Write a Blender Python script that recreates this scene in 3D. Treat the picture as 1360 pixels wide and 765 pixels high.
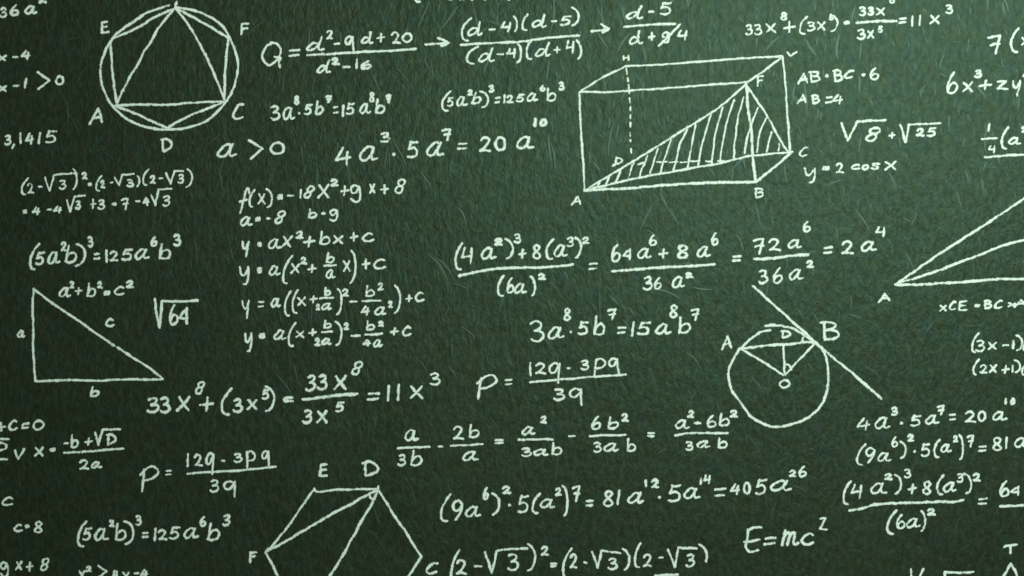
import bpy, math, random
import numpy as np

for o in list(bpy.data.objects):
    bpy.data.objects.remove(o)
sc = bpy.context.scene
col = sc.collection
rnd = random.Random(11)

# ------------------------------------------------------------------ camera
# the board hangs in the XZ plane (front face y = 0); 680 photo pixels = 1 m of board
PX = 1.0 / 680.0
cam_d = bpy.data.cameras.new('camera')
cam_d.lens = 50; cam_d.sensor_width = 36
cam_d.clip_start = 0.05; cam_d.clip_end = 50
cam = bpy.data.objects.new('camera', cam_d); col.objects.link(cam)
cam.location = (0, -50 / 36 * 2.0, 0)
cam.rotation_euler = (math.radians(90), 0, 0)
cam_d.dof.use_dof = True
cam_d.dof.focus_distance = 50 / 36 * 2.0 - 0.10      # focused a little short: the photograph is slightly soft
cam_d.dof.aperture_fstop = 1.9
sc.camera = cam

# ------------------------------------------------------------------ room light (indoors)
world = bpy.data.worlds.new('World'); sc.world = world; world.use_nodes = True
bg = world.node_tree.nodes['Background']
bg.inputs['Color'].default_value = (0.80, 1.0, 0.84, 1)
bg.inputs['Strength'].default_value = 0.05

def area(name, loc, target, sx, sy, power, color):
    d = bpy.data.lights.new(name, 'AREA'); d.shape = 'RECTANGLE'
    d.size = sx; d.size_y = sy; d.energy = power; d.color = color
    o = bpy.data.objects.new(name, d); col.objects.link(o)
    o.location = loc
    dx, dy, dz = (target[i] - loc[i] for i in range(3))
    o.rotation_euler = (math.atan2(math.hypot(dx, dy), -dz), 0, math.atan2(dy, dx) - math.pi / 2)
    return o

area('window_light', (1.75, -2.6, 1.15), (0.4, 0, 0.1), 1.9, 1.5, 80, (0.83, 1.0, 0.93))
area('front_fill_light', (0.55, -2.6, 0.8), (0.1, 0, 0.0), 1.6, 1.6, 42, (0.88, 1.0, 0.88))  # added fill lamp, not a real window: lifts the sheen across the middle

sc.view_settings.view_transform = 'Standard'
sc.view_settings.look = 'None'
sc.view_settings.exposure = 0.0
sc.view_settings.gamma = 1.0
sc.render.filter_size = 2.0
sc.cycles.transparent_max_bounces = 24

# ------------------------------------------------------------------ materials
def nmat(name):
    m = bpy.data.materials.new(name); m.use_nodes = True
    nt = m.node_tree
    return m, nt, nt.nodes['Principled BSDF']

def node(nt, t, **kw):
    n = nt.nodes.new(t)
    for k, v in kw.items():
        if k in n.inputs: n.inputs[k].default_value = v
        else: setattr(n, k, v)
    return n

def ramp(nt, src, stops):
    r = nt.nodes.new('ShaderNodeValToRGB')
    e = r.color_ramp.elements
    while len(e) < len(stops): e.new(0.5)
    for el, (p, c) in zip(e, stops):
        el.position = p; el.color = c if len(c) == 4 else (*c, 1)
    nt.links.new(src, r.inputs['Fac'])
    return r

def stretched(nt, sx, sz):
    tc = nt.nodes.new('ShaderNodeTexCoord')
    mp = node(nt, 'ShaderNodeMapping'); mp.inputs['Scale'].default_value = (sx, 1, sz)
    nt.links.new(tc.outputs['Object'], mp.inputs['Vector'])
    return mp.outputs['Vector']

def board_material():
    m, nt, p = nmat('painted_board')
    L = nt.links.new
    big = node(nt, 'ShaderNodeTexNoise', Scale=5.0, Detail=4.0, Roughness=0.6)
    L(stretched(nt, 1, 1), big.inputs['Vector'])
    fib = node(nt, 'ShaderNodeTexNoise', Scale=95.0, Detail=3.0, Roughness=0.6, Distortion=0.3)
    L(stretched(nt, 1.15, 0.6), fib.inputs['Vector'])
    blot = node(nt, 'ShaderNodeTexNoise', Scale=34.0, Detail=3.0, Roughness=0.6)
    L(stretched(nt, 1, 0.8), blot.inputs['Vector'])
    c1 = ramp(nt, big.outputs['Fac'], [(0.30, (0.0122, 0.0162, 0.0074)), (0.70, (0.0162, 0.0218, 0.0110))])
    c2 = ramp(nt, blot.outputs['Fac'], [(0.30, (1.25, 0.72, 0.45)), (0.5, (1, 1, 1)), (0.70, (0.70, 1.15, 1.90))])
    mx = node(nt, 'ShaderNodeMix', data_type='RGBA', blend_type='MULTIPLY')
    mx.inputs[0].default_value = 0.45
    L(c1.outputs['Color'], mx.inputs[6]); L(c2.outputs['Color'], mx.inputs[7])
    # dusty wear: chalk dust caught on the fibre tops
    d = ramp(nt, fib.outputs['Fac'], [(0.40, (0, 0, 0)), (0.72, (1, 1, 1))])
    mul = node(nt, 'ShaderNodeMath', operation='MULTIPLY'); mul.inputs[1].default_value = 0.020
    L(d.outputs['Color'], mul.inputs[0])
    mx2 = node(nt, 'ShaderNodeMix', data_type='RGBA')
    L(mul.outputs[0], mx2.inputs[0]); L(mx.outputs[2], mx2.inputs[6])
    mx2.inputs[7].default_value = (0.50, 0.62, 0.54, 1)
    L(mx2.outputs[2], p.inputs['Base Color'])
    c3 = ramp(nt, blot.outputs['Fac'], [(0.32, (0.59, 0.98, 0.60)), (0.5, (0.55, 1.0, 0.68)), (0.68, (0.52, 1.0, 0.77))])
    L(c3.outputs['Color'], p.inputs['Specular Tint'])
    c4 = ramp(nt, fib.outputs['Fac'], [(0.32, (0.25,) * 3), (0.68, (0.40,) * 3)])
    L(c4.outputs['Color'], p.inputs['Specular IOR Level'])
    p.inputs['Roughness'].default_value = 0.46
    p.inputs['Specular Tint'].default_value = (0.55, 1.0, 0.68, 1)
    p.inputs['Specular IOR Level'].default_value = 0.35
    fine = node(nt, 'ShaderNodeTexNoise', Scale=230.0, Detail=2.0, Roughness=0.6)
    L(stretched(nt, 1, 0.6), fine.inputs['Vector'])
    mid = node(nt, 'ShaderNodeTexNoise', Scale=30.0, Detail=3.0, Roughness=0.62, Distortion=0.8)
    L(stretched(nt, 1, 0.7), mid.inputs['Vector'])
    b0 = node(nt, 'ShaderNodeBump', Strength=0.30, Distance=0.006)
    L(mid.outputs['Fac'], b0.inputs['Height'])
    b1 = node(nt, 'ShaderNodeBump', Strength=0.26, Distance=0.0040)
    b2 = node(nt, 'ShaderNodeBump', Strength=0.5, Distance=0.0012)
    L(fib.outputs['Fac'], b1.inputs['Height']); L(fine.outputs['Fac'], b2.inputs['Height'])
    L(b0.outputs['Normal'], b1.inputs['Normal']); L(b1.outputs['Normal'], b2.inputs['Normal']); L(b2.outputs['Normal'], p.inputs['Normal'])
    return m

def crease_material():
    m, nt, p = nmat('crease_paint')
    n = node(nt, 'ShaderNodeTexNoise', Scale=40.0, Detail=3.0)
    nt.links.new(stretched(nt, 1, 1), n.inputs['Vector'])
    r = ramp(nt, n.outputs['Fac'], [(0.35, (0.014, 0.016, 0.010)), (0.68, (0.028, 0.036, 0.026))])
    nt.links.new(r.outputs['Color'], p.inputs['Base Color'])
    p.inputs['Roughness'].default_value = 0.40
    p.inputs['Specular Tint'].default_value = (0.6, 1.0, 0.75, 1)
    p.inputs['Specular IOR Level'].default_value = 0.5
    return m

def chalk_material():
    m, nt, p = nmat('white_chalk')
    L = nt.links.new
    at = nt.nodes.new('ShaderNodeAttribute'); at.attribute_name = 'body'
    g1 = node(nt, 'ShaderNodeTexNoise', Scale=520.0, Detail=2.0, Roughness=0.6)
    L(stretched(nt, 1, 1), g1.inputs['Vector'])
    g2 = node(nt, 'ShaderNodeTexNoise', Scale=110.0, Detail=2.0, Roughness=0.6)
    L(stretched(nt, 1.2, 0.6), g2.inputs['Vector'])
    def math_(op, a, b):
        n = node(nt, 'ShaderNodeMath', operation=op)
        for i, v in enumerate((a, b)):
            if isinstance(v, (int, float)): n.inputs[i].default_value = v
            else: L(v, n.inputs[i])
        return n.outputs[0]
    s = math_('ADD', math_('MULTIPLY', math_('SUBTRACT', g1.outputs['Fac'], 0.5), 1.9),
              math_('MULTIPLY', math_('SUBTRACT', g2.outputs['Fac'], 0.5), 1.3))
    v = math_('ADD', at.outputs['Fac'], s)
    r = ramp(nt, v, [(0.10, (0, 0, 0)), (0.62, (1, 1, 1))])
    a = math_('MULTIPLY', r.outputs['Color'], 0.965)
    c = ramp(nt, g2.outputs['Fac'], [(0.3, (0.68, 0.78, 0.67)), (0.7, (0.80, 0.88, 0.78))])
    L(c.outputs['Color'], p.inputs['Base Color'])
    p.inputs['Roughness'].default_value = 0.95
    p.inputs['Specular IOR Level'].default_value = 0.1
    L(a, p.inputs['Alpha'])
    return m

M_BOARD, M_CREASE, M_CHALK = board_material(), crease_material(), chalk_material()

# ------------------------------------------------------------------ the board
def link_mesh(name, verts, faces, mat, parent=None, body=None, smooth=True):
    me = bpy.data.meshes.new(name)
    me.from_pydata(verts, [], faces); me.materials.append(mat)
    if smooth: me.polygons.foreach_set('use_smooth', [True] * len(me.polygons))
    if body is not None:
        at = me.attributes.new('body', 'FLOAT', 'POINT'); at.data.foreach_set('value', body)
    me.update()
    o = bpy.data.objects.new(name, me); col.objects.link(o)
    if parent is not None: o.parent = parent
    return o

HX, HZ, TH = 1.34, 0.78, 0.018
bv = [(x, y, z) for y in (0, TH) for z in (-HZ, HZ) for x in (-HX, HX)]
bf = [(0, 1, 3, 2), (5, 4, 6, 7), (4, 5, 1, 0), (2, 3, 7, 6), (4, 0, 2, 6), (1, 5, 7, 3)]
board = link_mesh('chalkboard', bv, bf, M_BOARD, smooth=False)
board['label'] = 'dark green chalkboard with a creased surface, covered in white handwritten maths'
board['category'] = 'chalkboard'

def creases(count):
    V, F = [], []
    r = random.Random(5)
    for _ in range(count):
        x, z = r.uniform(-HX + .03, HX - .03), r.uniform(-HZ + .05, HZ - .05)
        ang = math.pi / 2 + r.gauss(0.06, 0.30)
        if r.random() < .16: ang += r.uniform(-1.3, 1.3)
        kind = r.random(); big = kind < .22
        if kind < .08: ln, w, h = r.uniform(.030, .075), r.uniform(.0018, .0028), r.uniform(.00030, .00055)
        elif big: ln, w, h = r.uniform(.018, .045), r.uniform(.0014, .0023), r.uniform(.0002, .0004)
        else: ln, w, h = r.uniform(.006, .022), r.uniform(.0008, .0014), r.uniform(.00012, .0003)
        curv = r.gauss(0, 6 if big else 16)
        n = 9 if big else 6
        base = len(V)
        x -= math.cos(ang) * ln / 2; z -= math.sin(ang) * ln / 2
        for i in range(n):
            t = i / (n - 1)
            s = math.sin(math.pi * t) ** .6 if 0 < t < 1 else 0
            nx, nz = -math.sin(ang), math.cos(ang)
            V.append((x + nx * w * s, -0.00002, z + nz * w * s))
            V.append((x, -0.00004 - h * s, z))
            V.append((x - nx * w * s, -0.00002, z - nz * w * s))
            if i:
                b = base + 3 * i
                F.append((b - 3, b, b + 1, b - 2)); F.append((b - 2, b + 1, b + 2, b - 1))
            st = ln / (n - 1)
            ang += curv * st + r.gauss(0, .06)
            x += math.cos(ang) * st; z += math.sin(ang) * st
    o = link_mesh('crease', V, F, M_CREASE, board)
    o['kind'] = 'stuff'
creases(3300)

# ------------------------------------------------------------------ handwriting
# each sign: strokes in a 0-100 box, y down; L = straight strokes, others are smooth curves
G = {
 '0': ['48,2 18,22 2,58 18,92 45,99 80,86 98,50 86,14 50,0 30,10'],
 '1': ['L70,0 45,50 30,100'],
 '2': ['5,22 28,3 62,0 86,20 68,50 35,80 5,96', '5,96 50,92 100,98'],
 '3': ['10,10 48,0 84,10 74,34 36,48', '36,48 82,50 100,74 68,97 22,100 0,90'],
 '4': ['L52,0 25,38 0,70 48,64 100,58', 'L84,22 76,60 72,100'],
 '4u': ['L26,0 14,30 0,58 45,54 92,50', 'L88,6 84,55 76,100'],
 '5': ['L32,0 24,25 12,48', '12,48 55,38 88,56 82,86 38,100 0,94', 'L32,3 65,4 100,0'],
 '6': ['66,0 30,26 4,62 12,94 48,100 86,86 92,60 58,50 24,64 8,82'],
 '7': ['0,14 40,6 88,2', 'L88,2 66,45 44,100', 'L14,54 50,48 84,46'],
 '8': ['82,12 48,0 16,16 32,42 72,62 90,84 48,100 8,86 18,62 62,40 86,20 74,6'],
 '8s': ['62,2 38,12 30,30 46,46 74,44 98,22 90,4 62,0', '46,46 16,60 2,84 16,98 46,97 68,76 68,56 46,46'],
 '4c': ['L90,14 45,22 0,62', 'L0,62 45,64 92,60', 'L88,0 86,50 84,100'],
 '9': ['90,18 52,0 10,18 14,46 50,52 88,24', '90,18 74,56 26,100'],
 '9g': ['82,12 48,0 8,18 16,44 52,46 82,16', '84,12 90,56 72,92 34,100 4,88'],
 'a': ['72,14 46,2 14,36 0,72 14,98 40,88 66,44 76,8', '76,8 64,52 70,92 100,84'],
 'b': ['L20,0 12,50 6,96', '8,78 34,50 74,42 98,62 84,90 42,100 6,94'],
 'c': ['92,14 62,0 24,26 0,66 20,98 62,98 98,84'],
 'd': ['60,50 34,46 8,68 0,90 18,100 48,84 74,46', '86,0 74,48 70,86 82,98 100,90'],
 'e': ['20,60 70,44 78,12 48,2 8,44 6,84 36,100 98,84'],
 'f': ['98,20 82,0 56,12 36,50 22,80 8,100', 'L0,54 35,50 70,46'],
 'g': ['80,12 48,0 8,18 14,42 48,44 80,14', '86,6 90,50 74,90 38,100 0,82'],
 'm': ['L14,0 10,50 4,100', '8,52 28,14 44,18 40,60 36,96', '40,52 62,14 80,20 76,70 82,94 100,86'],
 'o': ['50,0 15,20 0,60 20,98 60,98 98,60 86,12 50,0'],
 'p': ['L16,4 10,50 6,100', '12,14 52,0 96,20 78,50 16,58'],
 'P': ['L20,12 12,55 4,100', '0,34 38,6 76,0 100,18 84,38 50,50 18,54'],
 'q': ['76,8 42,0 6,20 10,46 46,48 82,14', 'L86,4 84,50 88,100'],
 'Q': ['54,4 20,18 2,56 14,94 48,98 86,66 98,30 76,6 46,0', '66,62 96,68 90,86 96,110'],
 's': ['94,8 50,0 14,18 42,42 80,68 52,98 0,94'],
 'x': ['L8,2 46,46 96,98', 'L96,0 52,50 0,100'],
 'y': ['0,2 10,34 42,46 78,18', 'L88,0 72,48 56,100'],
 'yh': ['0,2 12,40 46,48 80,18', '90,0 90,50 76,92 40,98'],
 'v': ['L0,14 18,60 32,100', 'L32,100 62,52 100,0'],
 'z': ['L8,10 50,2 86,2 45,50 0,94 50,96 100,100'],
 'T': ['0,34 20,10 60,4 100,0', 'L54,8 54,55 56,100'],
 'A': ['L0,100 34,48 62,0', 'L62,0 80,40 98,84', 'L24,62 60,56 92,52'],
 'Ab': ['L0,100 25,48 50,0', 'L50,0 75,52 100,100'],
 'B': ['L18,4 14,50 16,98', '0,6 45,0 84,10 74,34 22,48', '22,48 84,48 100,74 66,96 16,100'],
 'C': ['96,4 60,6 16,44 2,82 34,100 84,86'],
 'D': ['L18,4 16,50 16,98', '0,8 50,0 96,30 88,70 18,100'],
 'Dt': ['L40,0 36,40 34,80', '38,4 80,14 100,40 70,68 34,84 0,100'],
 'E': ['L94,0 50,4 18,8 12,50 8,98 50,98 100,94', 'L14,50 45,47 80,44'],
 'Ef': ['100,0 60,4 22,14', '24,12 16,48 4,78 18,98 44,100 72,92', '2,62 40,58 90,48'],
 'F': ['L100,2 50,2 16,6 14,50 12,100', 'L14,48 45,46 82,42'],
 'H': ['L10,0 6,50 4,100', 'L92,0 94,50 96,100', 'L5,52 50,50 92,48'],
 '(': ['100,0 52,20 10,52 6,84 30,98 66,100'],
 '()': ['100,0 44,26 6,60 10,92 52,100'],
 ')': ['0,0 56,12 94,40 86,72 52,92 10,100'],
 ')s': ['0,0 60,20 96,56 90,100'],
 '=': ['L6,12 50,6 98,0', 'L0,100 50,94 92,88'],
 '=b': ['L8,24 92,4', 'L0,60 50,50 100,44', 'L8,100 92,80', 'L20,10 50,50 80,95', 'L40,90 60,10'],
 '=c': ['L14,14 50,6 100,0', 'L14,14 0,60 10,96', 'L0,100 50,96 100,92'],
 '-': ['L0,60 50,50 100,40'],
 '+': ['L0,58 50,50 100,44', 'L54,0 50,50 46,100'],
 '.': ['L0,50 50,50 100,50', 'L50,20 50,80'],
 '>': ['L0,0 100,46', 'L100,46 5,100'],
 '>>': ['L0,78 50,70 96,60', 'L56,0 76,30 100,56', 'L100,56 84,80 66,100'],
}
NAME = {}
for ch in '0 1 2 3 4 4u 4c 5 6 7 8 8s 9 9g'.split(): NAME[ch] = 'digit'
for ch in 'a b c d e f g m o p P q Q s x y yh v z T A Ab B C D Dt E Ef F H'.split(): NAME[ch] = 'letter'
for ch in ('(', '()', ')', ')s'): NAME[ch] = 'bracket'
for ch in ('=', '=b', '=c'): NAME[ch] = 'equals_sign'
NAME.update({'-': 'minus_sign', '+': 'plus_sign', '.': 'dot', '>': 'greater_than_sign', '>>': 'arrow'})

def smooth_pts(p, k=8):
    if len(p) < 3: return p
    q = [(2 * p[0][0] - p[1][0], 2 * p[0][1] - p[1][1])] + p + [(2 * p[-1][0] - p[-2][0], 2 * p[-1][1] - p[-2][1])]
    out = []
    for i in range(1, len(q) - 2):
        a, b, c, d = q[i - 1], q[i], q[i + 1], q[i + 2]
        for j in range(k):
            t = j / k
            out.append(tuple(.5 * (2 * b[m] + (c[m] - a[m]) * t + (2 * a[m] - 5 * b[m] + 4 * c[m] - d[m]) * t * t
                                   + (3 * b[m] - a[m] - 3 * c[m] + d[m]) * t ** 3) for m in (0, 1)))
    out.append(p[-1])
    return out

def split_corners(p):
    """straight strokes break at sharp bends, so that each piece gets a round end"""
    out, cur = [], [p[0]]
    for i in range(1, len(p)):
        cur.append(p[i])
        if i < len(p) - 1:
            a = math.atan2(p[i][1] - p[i - 1][1], p[i][0] - p[i - 1][0])
            b = math.atan2(p[i + 1][1] - p[i][1], p[i + 1][0] - p[i][0])
            if abs((b - a + math.pi) % (2 * math.pi) - math.pi) > math.radians(40):
                out.append(cur); cur = [p[i]]
    out.append(cur)
    return out

def resample(p, step):
    P = np.array(p, float)
    d = np.hypot(*np.diff(P, axis=0).T); s = np.concatenate([[0], np.cumsum(d)])
    if s[-1] < 1e-6: return P[:1].repeat(2, 0) + np.array([[-.01, 0], [.01, 0]]), .02
    n = max(3, int(math.ceil(s[-1] / step)) + 1)
    t = np.linspace(0, s[-1], n)
    return np.stack([np.interp(t, s, P[:, 0]), np.interp(t, s, P[:, 1])], 1), s[-1]

nr = np.random.RandomState(3)
def wobble(n, scale):
    k = max(2, int(n / scale) + 2)
    return np.interp(np.linspace(0, k - 1, n), np.arange(k), nr.uniform(-1, 1, k))

def ribbon(V, F, B, pts, w, lift, rough):
    """one chalk stroke: pts in photo pixels, w the full width; a low mound with rounded ends"""
    P, length = resample(pts, 0.8)
    T = np.gradient(P, axis=0); T /= np.maximum(np.hypot(*T.T), 1e-9)[:, None]
    n = len(P)
    P = P + np.stack([-T[:, 1], T[:, 0]], 1) * (wobble(n, 9) * rough)[:, None]
    half = w / 2 * (1 + .17 * wobble(n, 4) + .13 * wobble(n, 14))
    half[0] *= .9; half[-1] *= .9
    rows = []
    for k in (1.0, .8, .45):       # round cap
        rows.append((P[0] - T[0] * half[0] * k, T[0], half[0] * math.sqrt(max(0.02, 1 - k * k)), 1 - k))
    for i in range(n): rows.append((P[i], T[i], half[i], 1))
    for k in (.45, .8, 1.0):
        rows.append((P[-1] + T[-1] * half[-1] * k, T[-1], half[-1] * math.sqrt(max(0.02, 1 - k * k)), 1 - k))
    base = len(V); m = len(rows)
    press = 1 + .30 * wobble(m, 10) + .16 * wobble(m, 3)
    for i, (c, t, h, e) in enumerate(rows):
        nx, ny = -t[1], t[0]
        for q in (-1, -.5, 0, .5, 1):
            x, y = c[0] + nx * h * q, c[1] + ny * h * q
            bd = min(1 - abs(q), e) if e < 1 else 1 - abs(q)
            V.append(((x - 680) * PX, -(lift + .00010 * min(1, bd * 2) + i * 4e-7), (382.5 - y) * PX))
            B.append(bd * 1.25 * press[i])
        if i:
            b = base + 5 * i
            for j in range(4): F.append((b - 5 + j, b + j, b + j + 1, b - 5 + j + 1))

TILE = {(c, r): (340 * c, (0, 191, 382, 574)[r]) for c in range(4) for r in range(4)}
counter = [0]
def stroke_object(name, strokes, w, parent, origin, rough):
    V, F, B = [], [], []
    for s in strokes:
        counter[0] += 1
        ribbon(V, F, B, s, w, 0.00042 + (counter[0] % 23) * 0.00003, rough)
    V = [(x - origin[0], y - origin[1], z - origin[2]) for x, y, z in V]
    return link_mesh(name, V, F, M_CHALK, parent, B)

def parse_pts(s):
    return [tuple(float(v) for v in q.split(',')) for q in s.split()]

def writing(name, category, label, group, w, spec):
    """spec: '@c,r' picks a tile of the board (units: quarter photo pixels from its corner);
       'sign x0 y0 x1 y1' writes a sign into that box; 'part_name: x,y x,y ...' draws a line ('~' smooth)"""
    items, ox, oy, cw = [], 0, 0, w * FAT
    for raw in spec.replace('\n', ';').split(';'):
        t = raw.strip()
        if not t: continue
        if t[0] == '@':
            ox, oy = TILE[tuple(int(v) for v in t[1:].split(','))]; continue
        if t.startswith('w='):
            cw = float(t[2:]) * FAT; continue
        if ': ' in t:
            nm, pts = t.split(': ')
            sm = pts.startswith('~'); pts = parse_pts(pts.lstrip('~'))
            pts = [(ox + x / 4, oy + y / 4) for x, y in pts]
            items.append((nm, [smooth_pts(pts)] if sm else (split_corners(pts)), cw, .42))
        else:
            f = t.split(); ch = f[0]; x0, y0, x1, y1 = (float(v) / 4 for v in f[1:5])
            h = y1 - y0
            gw = cw * (1.0 if h >= 14 or ch == '.' else 1.15 if ch in '01234679' else 1.0)       # small raised signs come out a little heavier
            ins = gw * .48
            X0, X1 = ox + x0 + ins, ox + x1 - ins
            Y0, Y1 = oy + y0 + ins, oy + y1 - ins
            if X1 < X0: X0 = X1 = (X0 + X1) / 2
            if Y1 < Y0: Y0 = Y1 = (Y0 + Y1) / 2
            st = []
            j = .03 * max(X1 - X0, 2); sh = rnd.gauss(0, .05)
            for s in G[ch]:
                straight = s[0] == 'L'
                p = parse_pts(s.lstrip('L'))
                p = [(X0 + (X1 - X0) * a / 100 + sh * (50 - b) / 100 * (Y1 - Y0) + rnd.uniform(-j, j), Y0 + (Y1 - Y0) * b / 100 + rnd.uniform(-j, j)) for a, b in p]
                if straight:
                    for piece in split_corners(p): st.append(smooth_pts(piece) if len(piece) > 2 else piece)
                else: st.append(smooth_pts(p))
            items.append((NAME[ch], st, gw, .20))
    allp = [q for it in items for s in it[1] for q in s]
    cx = (min(q[0] for q in allp) + max(q[0] for q in allp)) / 2
    cy = max(q[1] for q in allp)
    org = ((cx - 680) * PX, 0, (382.5 - cy) * PX)
    root = bpy.data.objects.new(name, None); col.objects.link(root)
    root.location = org; root.empty_display_size = .02
    root['label'] = label; root['category'] = category
    if group: root['group'] = group
    for nm, st, gw, rough in items:
        stroke_object(nm, st, gw, root, org, rough)
    return root

FAT = 1.35
FG = 'chalk formulas on the board'
DG = 'chalk drawings on the board'
def formula(label, w, spec): writing('chalk_formula', 'formula', label, FG, w, spec)
def drawing(name, label, w, spec): writing(name, 'drawing', label, DG, w, spec)

# ------------------------------------------------------------------ drawings
drawing('circle_drawing', 'chalk circle with hexagon and triangle inside, corners A, C, D, E, F', 3.0, '''@0,0
circle: ~900,28 790,65 700,120 620,180 565,260 535,350 540,440 570,520 610,577 690,640 790,678 880,688 990,680 1100,640 1190,555 1245,460 1264,350 1252,280 1220,200 1190,148 1150,112 1060,65 940,38
side: ~915,50 820,92 730,148 598,205
side: ~588,222 592,310 602,420 618,548
side: ~612,562 740,612 885,680
side: ~888,680 1000,618 1180,545
side: ~1190,530 1196,400 1204,300 1215,208
side: ~1210,198 1080,122 945,48
triangle_side: ~925,48 850,140 800,225 770,268 735,338 690,410 622,545
triangle_side: ~612,560 760,556 900,556 1050,544 1192,540
triangle_side: ~938,48 1000,130 1050,215 1110,330 1190,520
apex_mark: 940,10 930,45
E 530 108 582 182; F 1270 118 1328 190; A 472 570 554 668; C 1230 545 1304 642; w=3.2; D 850 730 922 812''')
drawing('box_drawing', 'large chalk box with a hatched diagonal section, corners marked A, B, C, D, F, H', 2.7, '''@2,0
edge: ~358,490 420,448 480,412 605,352
edge: ~605,352 800,342 1000,328 1200,312 1435,298
edge: ~358,488 520,490 620,482 800,470 1000,455 1245,437
edge: ~1245,440 1330,382 1380,345 1440,302
edge: ~357,492 364,640 370,760 380,880 386,1005
w=3.3
edge: ~385,1012 500,1006 600,1002 800,985 1000,972 1180,968 1292,968
edge: ~1244,442 1254,576 1271,685 1279,835 1296,961
edge: ~1295,966 1360,915 1425,862 1490,806
w=2.7
edge: ~1438,305 1452,450 1464,620 1474,764 1478,800
section_side: ~395,1008 480,955 580,895 640,860 700,822 800,760 920,685 1050,605 1150,530 1245,445
section_side: ~1250,459 1317,559 1359,622 1421,739 1463,802
section_side: ~392,1010 500,985 600,960 700,940 850,912 1000,885 1100,868 1250,832 1360,820 1490,806
hatch_line: 466,967 450,994; hatch_line: 514,944 498,982; hatch_line: 575,912 548,973
w=2.3
hatch_line: 638,878 626,918 612,962; hatch_line: ~719,824 704,868 690,900 675,948
hatch_line: ~774,789 762,835 745,880 728,935; hatch_line: ~847,737 825,800 804,860 788,922
hatch_line: ~932,688 893,764 872,850 856,912; hatch_line: ~976,652 955,764 944,830 930,900
hatch_line: ~1056,608 1032,690 1010,764 1000,820 988,882; hatch_line: ~1120,570 1090,670 1072,764 1060,878
hatch_line: ~1181,532 1140,650 1118,764 1105,860; hatch_line: ~1231,516 1200,630 1183,764 1179,838
hatch_line: ~1308,572 1275,651 1245,752 1237,814; hatch_line: ~1354,626 1317,701 1300,808
hatch_line: ~1378,701 1364,750 1354,806; hatch_line: 1421,764 1415,802
dash: 670,874 712,862; dash: 768,862 822,860; dash: 836,862 880,859; dash: 893,862 928,860; dash: 948,858 996,854; dash: 1030,857 1062,859; dash: 1094,856 1130,853
dash: 608,365 611,395; dash: 614,412 616,432; dash: 618,452 622,495; dash: 625,522 626,545; dash: 627,570 628,586; dash: 628,612 628,628; dash: 628,652 629,674; dash: 627,705 628,722; dash: 628,744 629,752; dash: 632,790 634,812
corner_mark: 630,870 640,855 648,868
w=2.5
H 585 290 628 325; letter: ~1462,278 1480,296 1496,286 1512,278; Dt 527 829 592 887; F 1294 398 1339 463; A 310 1038 372 1096; B 1284 994 1340 1054; C 1522 776 1576 836''')
drawing('triangle_drawing', 'chalk right triangle with sides marked a, b and c, below a² + b² = c²', 2.9, '''@0,2
side: ~180,6 175,80 174,150 180,230 176,300 182,400 190,495
side: ~188,497 280,494 400,490 520,494 640,488 760,488 865,487
side: ~182,8 250,62 320,112 410,170 500,235 580,290 640,325 690,362 740,392 800,430 865,485
a 88 222 138 270; b 475 520 532 585; c 556 160 612 212''')
drawing('circle_drawing', 'chalk circle round centre O with chord AB and a long tangent line at B', 3.2, '''@3,2
circle: ~-15,204 20,199 63,202 126,215 178,241 246,290 293,335 312,390 319,460 312,550 278,630 215,688 130,725 40,740 -30,722 -95,680 -160,590 -190,549 -207,500 -211,466 -205,425 -193,398 -170,355 -146,325 -94,275 -41,238 11,228
tangent: ~-80,-8 50,108 180,225 320,350 460,466 602,590
chord: ~-155,325 -60,314 20,304 100,302 170,292 245,290
w=2.7
radius: ~-140,328 -50,380 20,425 82,466
radius: ~82,305 84,380 88,464
radius: ~248,296 200,345 150,400 92,462
arc: ~95,408 112,414 124,434; arc: ~186,286 182,270 196,256
D 64 224 124 272; o 55 485 120 536; A -252 250 -190 336; w=3.2; B 276 174 380 284''')
drawing('hexagon_drawing', 'chalk hexagon cut by the lower edge, corners marked C, D, E and F', 2.9, '''@1,3
side: ~62,635 160,512 230,415 306,305
side: ~308,300 330,318 430,306 530,304 645,300
side: ~650,305 700,385 740,450 800,535 840,600 880,662
side: ~880,662 840,720 810,764 740,860 640,1010
side: ~55,645 90,710 115,764 170,860 250,1010
side: 250,1010 640,1010
w=3.2
diagonal: ~65,628 150,585 240,530 320,485 400,436 500,385 590,334 638,312
diagonal: ~644,318 612,385 580,440 545,500 530,535 500,580 470,640 440,690 390,764 330,860 250,1005
corner_mark: 650,288 644,318; corner_mark: ~600,332 612,350 628,352; corner_mark: ~50,640 62,622 78,618
E 328 162 386 242; D 560 148 658 242; F -42 628 10 698; C 895 685 974 758''')
drawing('angle_drawing', 'three chalk rays fanning out from corner A at the right edge', 3.1, '''@3,1
ray: ~678,744 770,682 860,618 1000,526 1150,432 1250,364 1360,290 1480,208
ray: ~690,740 800,708 900,675 1000,636 1110,595 1250,540 1360,510 1480,475
ray: ~675,748 790,748 900,742 1000,738 1100,728 1250,718 1360,718 1480,716
A 580 790 652 846''')
drawing('triangle_drawing', 'tip of a chalk triangle with T above, at the lower right corner', 3.0, '''@3,3
T 1243 590 1328 650
side: ~1290,698 1268,735 1245,780 1215,850; side: ~1290,698 1312,735 1330,780 1362,850; side: 1215,850 1362,850''')

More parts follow.
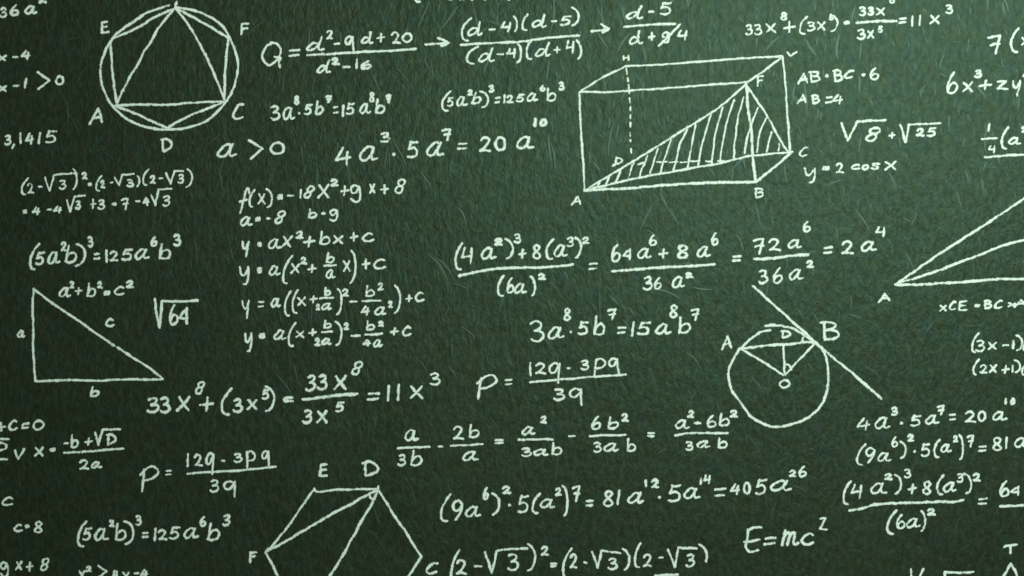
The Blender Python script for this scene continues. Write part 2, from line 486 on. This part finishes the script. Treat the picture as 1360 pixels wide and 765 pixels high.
# ------------------------------------------------------------------ formulas, upper left
formula('36a² cut off at the upper left corner', 3.0, '@0,0; 3 -4 36 42 98; 6 48 20 108 88; a 130 25 200 80; 2 200 -30 250 22')
formula('x − 4 at the left edge, left of the hexagon in a circle', 2.9, '@0,0; x -12 288 38 330; -  64 296 100 310; 4 108 264 166 320')
formula('x − 1 > 0 at the left edge, above 3,1415', 2.9, '@0,0; x -12 450 42 494; - 66 448 106 464; 1 122 410 150 474; > 194 378 270 482; 0 290 398 345 458')
formula('the number 3,1415 at the left edge', 2.8, '@0,0; 3 20 714 64 774; comma: 74,768 64,788; 1 98 700 122 768; 4 132 704 182 772; 1 198 700 222 766; 5 238 690 306 764')
formula('two line formula (2−√3)² = (2−√3)(2−√3) under 3,1415', 2.4, '''@0,1
( 110 175 156 275; 2 142 205 182 267; - 200 220 230 236; root_sign: 240,180 264,250 288,166 345,160 405,156; 3 312 188 356 246; ) 382 128 415 248; 2 432 148 466 192; =b 464 204 492 226
( 504 164 545 256; 2 530 190 562 240; - 580 198 604 214; root_sign: 610,178 634,222 650,166 712,160; 3 670 184 714 234; ) 722 164 748 232; ( 755 128 796 225; 2 794 165 830 215; - 840 176 870 190; root_sign: 882,156 906,212 926,146 976,144; 3 942 158 980 214; ) 985 130 1028 236
=b 118 346 147 374; 4 168 330 216 382; - 246 342 280 358; 4 280 325 333 373; root_sign: 356,300 374,358 398,280 452,275; 3 398 298 434 352; + 478 290 512 350; 3 518 294 560 352; =b 593 308 624 330; 7 643 284 692 354; - 715 296 747 312; 4 756 280 797 332; root_sign: 802,272 826,328 842,242 912,240; 3 862 272 908 336''')
formula('(5a²b)³ = 125a⁶b³ just above the right triangle', 3.1, '''@0,1
( 152 526 214 674; 5 186 570 240 648; a 250 566 324 644; w=2.7; 2 320 518 357 574; w=3.0; b 343 533 414 638; ) 396 524 462 657; 3 463 488 500 554; = 496 576 537 618; 1 556 558 576 634; 2 580 566 633 628; 5 643 554 708 624; a 713 550 800 620; w=3; 6 798 488 840 550; w=3.0; b 838 525 914 618; w=3.4; 3 916 475 966 548''')
formula('a² + b² = c² beside the top corner of the right triangle', 2.8, '''@0,2
a 309 -6 381 58; 2 366 -40 398 8; + 394 -6 442 42; b 457 -30 514 54; 2 512 -36 549 8; =b 549 12 590 44; c 602 -11 667 44; 2 665 -42 716 6''')
formula('√64 to the right of the small triangle', 3.2, '''@0,2
root_sign: 822,62 834,140 848,212 854,140 860,72 950,74 1048,68; 6 893 84 952 202; 4c 948 104 1006 198''')
formula('a > 0 below the C corner of the circled hexagon', 3.2, '@0,1; a 1153 -8 1264 77; > 1318 -25 1402 86; 0 1430 -16 1518 62')

# ------------------------------------------------------------------ formulas, lower left
formula('33x⁸ + (3x⁵) = 33x⁸/3x⁵ = 11x³ in large writing under the triangle', 3.4, '''@0,2
3 776 578 850 670; 3 844 576 910 670; x 936 572 1016 662; w=2.9; 8s 1033 493 1094 570; w=3.4; + 1056 578 1140 662; ( 1168 528 1242 682; 3 1233 584 1294 667; x 1308 588 1374 654
@1,2; w=3; 5 28 535 76 598; ) 42 518 106 664; w=3.6; =c 140 574 204 612; w=3.4; 3 262 460 322 554; 3 322 456 384 548; x 410 460 487 547; w=2.9; 8s 503 388 570 468; w=3.6; fraction_bar: ~248,594 330,586 400,576 470,570 537,564; w=3.4; 3 246 644 304 727; x 318 648 384 722; w=3.1; 5 418 603 472 664; = 586 554 662 602; 1 688 516 718 608; 1 742 508 772 604; x 814 516 890 594; 3 918 448 984 522''')
formula('end of an equation, + c = 0, at the left edge below the triangle', 2.9, '@0,2; + -22 712 34 768; c 42 698 100 762; =c 114 714 158 752; 0 171 697 240 762')
formula('x = (−b + √D)/2a at the lower left', 2.6, '''@0,2
w=2.8; fraction_bar: -60,803 48,803; D -40 816 44 876; fraction_bar: -60,911 38,911
v 73 852 138 918; x 180 842 236 900; =b 262 848 298 874; - 334 820 368 834; b 370 776 420 855; + 446 794 496 842; root_sign: 508,770 522,834 544,754 590,754 638,752; D 560 772 624 840; fraction_bar: ~341,878 420,874 502,868 580,860 658,854
@0,3; 2 418 143 476 202; a 480 150 544 196''')
formula('single letter c at the left edge', 2.8, '@0,3; c 8 338 74 394')
formula('c = 8 at the left edge, left of the lowest (5a²b)³', 2.7, '@0,3; c 70 484 122 532; =b 130 488 158 512; 8 177 468 234 540')
formula('P = (12q − 3pq)/3q at the lower left, above (5a²b)³', 3.0, '''@0,3
P 742 174 848 326; w=2.4; = 876 198 916 232; w=2.8; 1 988 108 1008 186; 2 1028 112 1078 184; q 1086 105 1146 230; - 1170 144 1198 158; 3 1240 106 1290 164; p 1302 93 1364 198; q 1384 92 1440 190; fraction_bar: ~997,220 1150,210 1250,206 1380,192 1465,184; 3 1110 248 1168 322; q 1182 252 1264 350''')
formula('(5a²b)³ = 125a⁶b³ near the lower left corner, left of the hexagon', 3.1, '''@0,3
( 406 466 468 612; 5 438 503 490 580; a 498 503 580 580; w=2.7; 2 576 460 612 507; w=3.0; b 606 478 676 580; ) 655 466 720 602; 3 716 436 757 500; = 750 526 794 565; 1 814 506 834 582; 2 836 514 890 577; 5 896 498 960 574; a 973 500 1060 570; w=3; 6 1058 443 1100 505; w=3.0; b 1096 476 1174 580; w=3.4; 3 1180 433 1229 503''')
formula('end of a line, gx + 8, cut off at the lower left corner', 2.6, '@0,3; g -4 685 54 772; x 80 682 122 736; + 136 685 180 741; 8s 209 663 270 741')
formula('x² > 4x − 4 cut off by the bottom edge at the left', 2.5, '@0,3; x 417 731 458 790; 2 452 708 490 746; > 515 704 574 778; 4u 595 730 630 788; x 646 738 694 792; - 708 742 742 756; 4 742 724 790 778')

# ------------------------------------------------------------------ formulas, top middle
formula('tips of a line of signs cut off by the top edge', 2.8, '@1,0; ( 832 -110 888 18; 3 1020 -70 1058 4; x 1078 -60 1110 4; . 1138 -6 1158 4; 5 1196 -70 1240 4; y 1320 -60 1365 6')
formula('Q = (d² − 9d + 20)/(d² − 16) at the top', 2.8, '''@1,0
Q 28 220 140 352; w=3; = 168 258 238 304; w=2.9; d 266 190 370 276; 2 370 156 412 214; - 410 224 452 242; q 468 186 530 282; d 556 165 625 238; + 636 172 692 228; 2 716 165 770 238; 0 772 170 836 230; fraction_bar: ~272,293 420,286 560,276 700,272 848,260
d 322 314 402 394; 2 398 302 446 350; - 455 348 508 364; 1 524 308 546 370; 6 552 318 622 372
w=3.2; >> 896 198 1032 250''')
formula('(d−4)(d−5) over (d−4)(d+4) between two arrows at the top', 2.7, '''@1,0
( 1084 88 1150 222; d 1123 110 1208 194; - 1234 148 1276 166; 4u 1298 110 1360 174; ) 1365 82 1394 172; ( 1408 70 1452 168; d 1462 72 1548 152; - 1564 106 1602 120; 5 1614 80 1678 140; ) 1670 34 1722 140
w=3; fraction_bar: ~1086,240 1220,230 1400,222 1560,200 1715,188; w=2.7
( 1112 240 1188 346; d 1178 248 1272 334; - 1276 280 1320 296; 4u 1330 252 1388 312; ) 1382 228 1416 338; ( 1426 212 1475 320; d 1482 220 1570 306; + 1578 244 1620 286; 4u 1642 212 1698 288; ) 1698 208 1734 320
w=3.2; >> 1774 122 1882 182''')
formula('(d−5)/(d+4) with a struck out digit, right of the second arrow', 2.9, '''@2,0
d 605 26 702 106; - 722 54 760 70; 5 780 8 852 84; fraction_bar: ~595,142 680,135 740,130 868,126; d 615 160 696 240; + 720 168 764 222; 9g 792 165 846 232; w=2.8; strike_line: ~778,244 840,185 892,128; w=2.8; 4u 874 154 938 220''')
formula('3a⁸·5b⁷ = 15a⁸b⁷ under the fraction that starts with Q', 2.9, '''@1,0
3 72 556 132 642; a 138 562 210 642; 8 198 505 234 560; . 222 594 238 610; 5 253 550 303 614; b 310 532 362 614; 7 366 503 408 552; = 406 560 442 608; 1 452 554 474 622; 5 474 544 528 614; a 546 544 612 610; 8 598 486 634 546; b 628 524 690 608; 7 688 498 724 552''')
formula('(5a²b)³ = 125a⁶b³ at the top, left of the box drawing', 2.6, '''@1,0
( 982 478 1042 594; 5 1010 514 1054 570; a 1060 508 1126 568; 2 1122 473 1157 512; b 1146 485 1202 557; ) 1188 478 1240 577; 3 1234 448 1268 496; = 1264 512 1300 552; 1 1310 500 1328 554; 2 1328 502 1372 552; 5 1380 497 1430 547; a 1436 490 1500 542; 6 1504 446 1540 490; b 1538 464 1598 542; w=2.9; 3 1603 430 1642 484''')
formula('4a³·5a⁷ = 20a¹⁰ in large writing, upper middle', 3.2, '''@1,1
4 415 14 510 120; a 545 4 655 100; 3 655 -64 716 -4; w=4; . 720 44 744 72; w=3.3; 5 798 -18 868 80; a 902 -18 1006 74; w=3; 7 986 -86 1047 -12; = 1066 -10 1127 34; w=3.2; 2 1182 -42 1254 48; 0 1262 -44 1332 42; a 1378 -46 1482 34; w=3.7; 1 1472 -140 1492 -88; 0 1502 -140 1550 -86''')

# ------------------------------------------------------------------ the lines of the quadratic
formula('f(x) = −1.8x² + gx + 8, top line of the stack of equations', 2.7, '''@1,1
f -92 229 -28 374; ( -42 238 0 342; x 6 260 54 326; ) 50 234 94 344; w=3.2; =b 110 264 147 300; w=2.8; - 163 264 205 286; 1 226 238 248 294; 8s 250 218 314 294; x 325 213 394 293; 2 392 183 441 230; + 446 218 496 280; g 493 213 568 314; x 598 208 638 268; + 656 212 710 270; 8s 733 182 800 268''')
formula('a = −8 and b = 9, small line under f(x)', 2.7, '@1,1; a -87 382 -16 442; w=3.2; =b -6 385 27 416; w=2.7; - 52 390 82 406; 8s 96 350 160 429; b 272 340 328 399; . 344 360 372 380; w=2.9; 9g 385 342 443 417')
formula('y = ax² + bx + c', 2.8, '''@1,1
y -80 514 -28 607; w=3.6; =b 4 518 34 552; w=2.8; a 60 497 138 562; x 132 484 196 557; 2 207 460 258 508; + 248 488 317 552; b 332 460 398 540; x 405 483 468 535; + 495 466 544 524; c 560 468 630 524''')
formula('y = a(x² + (b/a)x) + c above the line with double brackets', 2.7, '''@1,1
yh -92 646 -30 755; w=3.8; =b 3 652 36 690; w=2.7; a 66 643 133 704; ( 140 588 192 748; x 182 633 236 692; 2 232 598 273 645; + 273 636 324 692; b 368 572 422 637; fraction_bar: 362,648 394,646 425,644; a 368 663 425 720; x 458 616 506 682; ) 495 563 537 747; + 558 606 610 670; c 620 606 692 670''')
formula('y = a((x + b/2a)² − b²/4a²) + c with double brackets', 2.6, '''@1,2
y -77 62 -26 168; w=2.3; = 7 68 46 107; w=2.6; a 76 50 136 109; ( 145 10 195 155; ( 186 7 231 142; x 214 45 270 102; + 282 38 330 84; b 358 -5 402 46; fraction_bar: 340,57 375,55 410,53; 2 314 84 344 124; a 344 76 408 123; ) 424 0 463 148; 2 453 2 497 50; - 494 64 544 84; b 576 -15 635 52; 2 643 -29 680 18; fraction_bar: 566,72 612,70 662,68; 4 552 94 610 150; a 627 97 698 150; 2 699 67 730 110; ) 727 -18 775 141; + 790 35 836 80; c 840 18 898 77''')
formula('y = a(x + b/2a)² − b²/4a + c, lowest of the y equations', 2.7, '''@1,2
yh -66 235 -14 346; w=3.2; =b 14 236 53 274; w=2.7; a 93 220 167 282; ( 166 180 217 317; x 208 226 260 270; + 275 216 327 262; b 353 170 407 220; fraction_bar: 352,236 378,234 404,232; 2 307 264 346 314; a 347 264 404 308; ) 418 174 463 311; 2 462 184 498 228; w=3; - 501 248 558 264; w=2.7; b 579 171 636 231; 2 646 174 683 212; fraction_bar: 580,250 625,248 670,245; 4 563 270 612 316; a 619 270 676 319; w=3; + 710 208 762 258; c 774 200 831 260''')

# ------------------------------------------------------------------ centre
formula('long equation from ((4a²)³ + 8(a³)²)/(6a)² to 2a⁴, across the middle', 3.0, '''@1,1
( 1050 522 1107 676; 4u 1086 544 1160 644; a 1192 546 1280 618; 2 1262 498 1314 544; ) 1318 498 1374 618; 3 1366 474 1412 532; + 1390 556 1440 614; 8 1465 532 1520 616; ( 1532 500 1590 620; a 1576 532 1660 608; w=2.8; 3 1648 492 1692 552; w=3.0; ) 1688 492 1734 614; w=2.7; 2 1730 490 1774 536
w=3.5; fraction_bar: ~1080,700 1140,688 1200,674 1290,664 1400,658 1500,658 1600,650 1685,642; w=2.9
( 1276 694 1326 816; 6 1326 706 1378 798; a 1368 736 1442 800; ) 1454 698 1490 814; 2 1494 684 1544 728
= 1764 628 1817 672; w=3; 6 1882 528 1942 630; 4c 1944 554 2000 622; a 2020 548 2104 614; w=2.7; 6 2084 478 2132 546; w=3.0; + 2136 554 2192 614; w=3.4; 8 2230 532 2304 616; w=2.9; a 2338 538 2418 608; 6 2414 468 2460 544; w=3.3; fraction_bar: ~1890,676 2020,668 2160,656 2300,650 2438,640; w=2.9
3 2054 700 2110 780; 6 2108 706 2162 776; a 2206 700 2282 770; 2 2278 678 2324 716
w=3.2; = 2524 588 2584 630; w=3; 7 2638 496 2712 588; 2 2718 500 2788 574; a 2820 502 2904 560; 6 2900 408 2950 472; w=3.5; fraction_bar: ~2646,612 2750,608 2840,596 2935,588; w=2.9; 3 2664 664 2722 748; 6 2742 650 2804 746; a 2826 658 2912 728; 2 2918 616 2966 664
w=3.2; = 3008 542 3068 588; w=3; 2 3104 512 3178 592; a 3210 512 3302 576; w=2.9; 4u 3290 436 3350 498''')
formula('3a⁸·5b⁷ = 15a⁸b⁷ in the middle, left of the circle', 3.0, '''@2,2
3 90 172 174 292; a 188 202 282 278; w=2.8; 8 270 106 317 180; w=3.2; . 303 228 322 244; w=3; 5 346 176 410 254; b 430 142 498 258; w=2.8; 7 505 108 562 176; w=3; = 556 204 610 248; 1 628 174 658 264; 5 662 178 738 256; a 758 186 848 254; w=2.8; 8 833 88 886 164; w=3; b 876 150 954 248; w=2.8; 7 948 108 1002 178''')
formula('P = (12q − 3pq)/3q in the middle of the board', 2.9, '''@1,2
P 1168 458 1288 600; w=2.4; = 1320 484 1366 520
@2,2; w=2.8; 1 86 392 108 472; 2 120 396 184 464; q 190 392 264 512; - 286 420 314 436; 3 358 380 414 442; p 430 370 504 474; q 508 368 578 466; fraction_bar: ~95,502 170,496 250,488 330,484 400,476 500,468 605,462; 3 218 532 284 602; q 298 530 386 630''')
formula('row of fractions a/3b − 2b/a = a²/3ab − 6b²/3ab, lower middle', 2.8, '''@1,3
a 786 -20 866 52; fraction_bar: ~753,86 840,80 922,78; 3 750 112 800 184; b 818 90 888 182; - 962 68 998 84; 2 1042 -36 1108 42; b 1126 -46 1190 34; fraction_bar: ~1036,72 1120,68 1204,62; a 1094 94 1188 158; = 1266 34 1320 66
@2,3; a 48 -36 130 20; 2 146 -90 187 -42; fraction_bar: ~34,40 120,38 215,38; 3 46 78 108 134; a 110 84 198 128; b 204 50 270 124; - 296 12 342 30; 6 417 -90 478 -8; b 502 -86 572 -12; 2 576 -105 622 -52; fraction_bar: ~414,20 500,16 606,15; 3 428 48 480 110; a 486 52 574 106; b 602 30 664 108; = 714 -4 762 28; a 862 -72 946 -12; 2 930 -120 972 -72; - 963 -56 1007 -40; 6 1028 -95 1092 -22; b 1092 -105 1160 -28; 2 1153 -122 1202 -74; fraction_bar: ~868,16 930,6 1000,5 1145,5; 3 918 44 964 102; a 978 40 1057 87; b 1086 22 1148 90''')
formula('(9a⁶)²·5(a²)⁷ = 81a¹²·5a¹⁴ = 405a²⁶ at the lower middle', 3.0, '''@1,3
( 976 322 1040 480; 9 1036 354 1110 474; a 1108 386 1198 458; 6 1202 288 1240 364; ) 1246 316 1302 444; 2 1303 280 1356 332; w=3.4; . 1338 380 1356 396
@2,3; w=3.0; 5 25 332 94 432; ( 100 320 156 436; a 146 348 234 408; w=2.8; 2 226 292 267 342; w=3.0; ) 264 278 302 452; 7 316 278 372 374; = 386 356 436 398; 8 480 304 546 400; 1 552 302 580 390; a 612 312 706 384; w=2.8; 1 703 248 720 294; 2 736 246 784 300; w=3.4; . 772 338 794 354; w=3.0; 5 826 276 902 374; a 908 288 1006 358; w=2.8; 1 992 232 1014 280; 4u 1014 222 1060 280; w=3.2; = 1070 292 1140 346; w=3; 4 1156 268 1214 336; 0 1224 260 1272 334; 5 1288 246 1358 336
@3,3; a 10 248 130 320; w=2.8; 2 106 196 154 242; 6 158 174 210 242''')
formula('big (2−√3)² = (2−√3)(2−√3) along the bottom edge', 3.0, '''@1,3
( 1026 618 1088 820; 2 1058 672 1124 760; - 1154 702 1204 720; root_sign: 1216,635 1236,690 1252,748 1266,690 1280,628 1360,620 1440,616; 3 1332 640 1400 738; ) 1434 586 1492 744; 2 1510 602 1558 660; = 1558 690 1602 720
( 1620 610 1688 790; 2 1662 642 1710 728; - 1738 684 1762 700; root_sign: 1786,635 1815,718 1836,630 1936,642; 3 1866 662 1924 734; ) 1944 612 1992 737; ( 2004 583 2052 724; 2 2052 642 2108 720; - 2134 656 2167 674; root_sign: 2187,624 2206,670 2224,716 2236,660 2244,613 2339,617; 3 2280 642 2336 720; )s 2348 588 2404 694''')
formula('top of a root sign cut off by the bottom edge', 2.8, '@2,3; root_sign: 725,800 745,860 762,762 820,758 880,757')

# ------------------------------------------------------------------ right
formula('33x⁸ + (3x⁵) = 33x⁸/3x⁵ = 11x³ at the top right, above the box', 2.7, '''@2,0
3 1236 126 1282 190; 3 1282 125 1330 190; x 1342 120 1406 180; 8 1422 62 1468 112; + 1438 110 1508 180; ( 1522 84 1574 188; 3 1562 112 1614 170; x 1616 112 1668 164; 5 1680 76 1712 112; ) 1686 74 1738 174; w=3.5; =b 1758 108 1798 132; w=2.9; 3 1840 32 1884 88; 3 1884 32 1926 87; x 1930 36 1986 86; 8 1998 -34 2040 24; w=3.3; fraction_bar: ~1830,122 1900,116 1960,112 2040,112; w=2.8; 3 1830 152 1880 214; x 1882 157 1926 208; 5 1940 136 1972 178; = 2052 90 2098 128; 1 2114 80 2138 144; 1 2154 76 2178 140; x 2216 76 2276 132; w=3; 3 2298 20 2346 77''')
formula('AB = BC = 6 right of the box drawing', 2.8, '@3,0; A 152 384 216 454; B 214 374 280 442; =b 300 392 324 414; B 340 368 398 438; C 398 370 460 422; w=3.6; . 492 388 518 408; w=3; 6 534 356 594 430')
formula('AB = 4, the short line under AB = BC = 6', 2.8, '@3,0; A 152 498 208 558; w=3.2; B 226 498 278 555; w=2.7; = 302 508 344 552; 4 340 496 400 558')
formula('√8 + √25 right of the box', 3.2, '@3,0; root_sign: 390,655 408,705 425,745 450,695 475,645 550,642 625,638; w=3.2; 8s 512 672 602 757; w=2.8; + 636 698 680 740; root_sign: 705,665 718,710 730,755 738,710 748,662 830,658 915,655; 2 783 678 834 730; 5 840 674 896 728')
formula('y = 2cosx right of the box', 2.7, '@3,1; yh 190 122 260 214; w=3; = 285 116 330 142; w=2.8; 2 356 98 404 160; c 436 104 494 142; o 496 106 538 142; s 540 98 602 140; x 615 88 686 144')
formula('7(x cut off by the right edge near the top', 3.0, '@3,0; 7 1162 182 1252 292; ( 1280 142 1342 284; x 1342 194 1392 246; + 1405 200 1450 250')
formula('6x³ + 2y cut off by the right edge', 2.9, '@3,0; 6 944 376 1014 504; x 1028 430 1092 494; 3 1092 366 1140 418; + 1116 420 1192 484; z 1210 424 1278 480; y 1290 422 1352 516; w=2.7; 4 1350 376 1386 424')
formula('fraction with ¼(a² on top, at the right edge', 2.7, '@3,0; 1 1160 652 1186 704; w=2.5; fraction_bar: 1136,738 1175,736 1216,734; 4u 1166 768 1213 816; w=2.8; ( 1233 670 1284 797; a 1272 726 1346 774; 2 1340 666 1384 710; w=3; fraction_bar: ~1151,836 1220,830 1300,824 1420,822')
formula('∠CE = BC × A, small line under the fan of rays', 2.6, '@3,2; x 908 89 951 130; C 957 68 1005 123; E 1005 66 1063 127; w=3; =b 1094 84 1130 108; w=2.7; B 1141 62 1192 116; C 1198 60 1253 116; x 1270 76 1318 106; A 1300 58 1372 110')
formula('(3x − 1)( at the right edge', 2.6, '@3,2; () 1077 236 1124 350; 3 1100 276 1155 344; x 1164 286 1219 334; - 1242 298 1284 314; 1 1292 276 1314 327; ) 1311 246 1358 340; () 1350 260 1392 344')
formula('(2x + 1)( at the right edge, under (3x − 1)', 2.6, '@3,2; () 1084 375 1124 470; 2 1120 405 1168 460; x 1171 405 1219 456; + 1236 408 1284 463; 1 1288 408 1308 453; ) 1304 378 1348 456; () 1342 392 1384 470')
formula('4a³·5a⁷ = 20a¹⁰ at the right, below the end of the tangent line', 2.8, '@3,2; 4 470 688 542 762; a 564 680 652 754; w=2.7; 3 650 630 694 684; w=3.4; . 698 712 717 728; w=2.8; 5 752 674 816 740; a 832 670 912 730; w=2.6; 7 896 620 944 680; = 958 666 1002 708; w=2.8; 2 1040 652 1106 720; 0 1108 650 1162 714; a 1188 650 1270 710; w=2.7; 1 1252 583 1272 622; 0 1284 583 1314 626')
formula('(9a⁶)²·5(a²)⁷ = 81a at the lower right', 2.6, '''@3,3
( 467 58 522 180; 9 510 78 577 168; a 578 102 656 160; 6 652 18 694 84; ) 696 44 740 144; 2 736 8 777 54; w=3.2; . 768 94 788 110; w=2.7; 5 808 56 865 134; ( 874 33 920 140; a 912 58 977 112; 2 978 13 1013 57; ) 1010 8 1043 152; 7 1053 10 1100 82; = 1113 68 1162 106; 8 1187 22 1248 104; 1 1254 22 1278 92; a 1304 22 1390 84''')
formula('((4a²)³ + 8(a³)²)/(6a)² = 64 at the lower right edge', 2.9, '''@3,3
( 392 252 446 388; 4u 436 272 508 358; a 540 262 636 334; w=2.7; 2 613 216 663 257; w=2.9; ) 664 218 714 334; w=2.7; 3 720 190 762 247; w=2.9; + 740 268 792 332; w=3.2; 8 814 254 875 336; w=2.8; ( 888 222 942 338; a 928 258 1006 324; w=2.8; 3 998 213 1042 272; ) 1040 213 1087 332; 2 1084 213 1132 265; w=3.3; fraction_bar: ~432,418 495,406 560,385 650,378 750,375 900,370 980,370 1038,360; w=2.9; ( 624 408 690 546; 6 676 432 733 518; a 732 452 812 512; ) 806 412 843 532; w=3; 2 840 400 894 447
w=2.8; = 1112 344 1168 388; 6 1226 252 1288 348; 4c 1284 282 1342 342; a 1374 280 1440 340; w=3.2; fraction_bar: ~1235,392 1320,390 1460,386''')
formula('E = mc² in larger writing at the lower right', 3.3, '''@2,3
Ef 1226 494 1334 644; = 1334 552 1406 602
@3,3; w=3.6; m 66 516 168 610; w=3.2; c 172 530 250 604; w=2.7; z 268 448 318 524''')
formula('tops of root signs cut off by the bottom edge at the lower right', 2.9, '@3,3; root_sign: ~758,728 762,760 782,850 800,775 826,728; root_sign: 938,800 938,744 1015,748 1092,741')
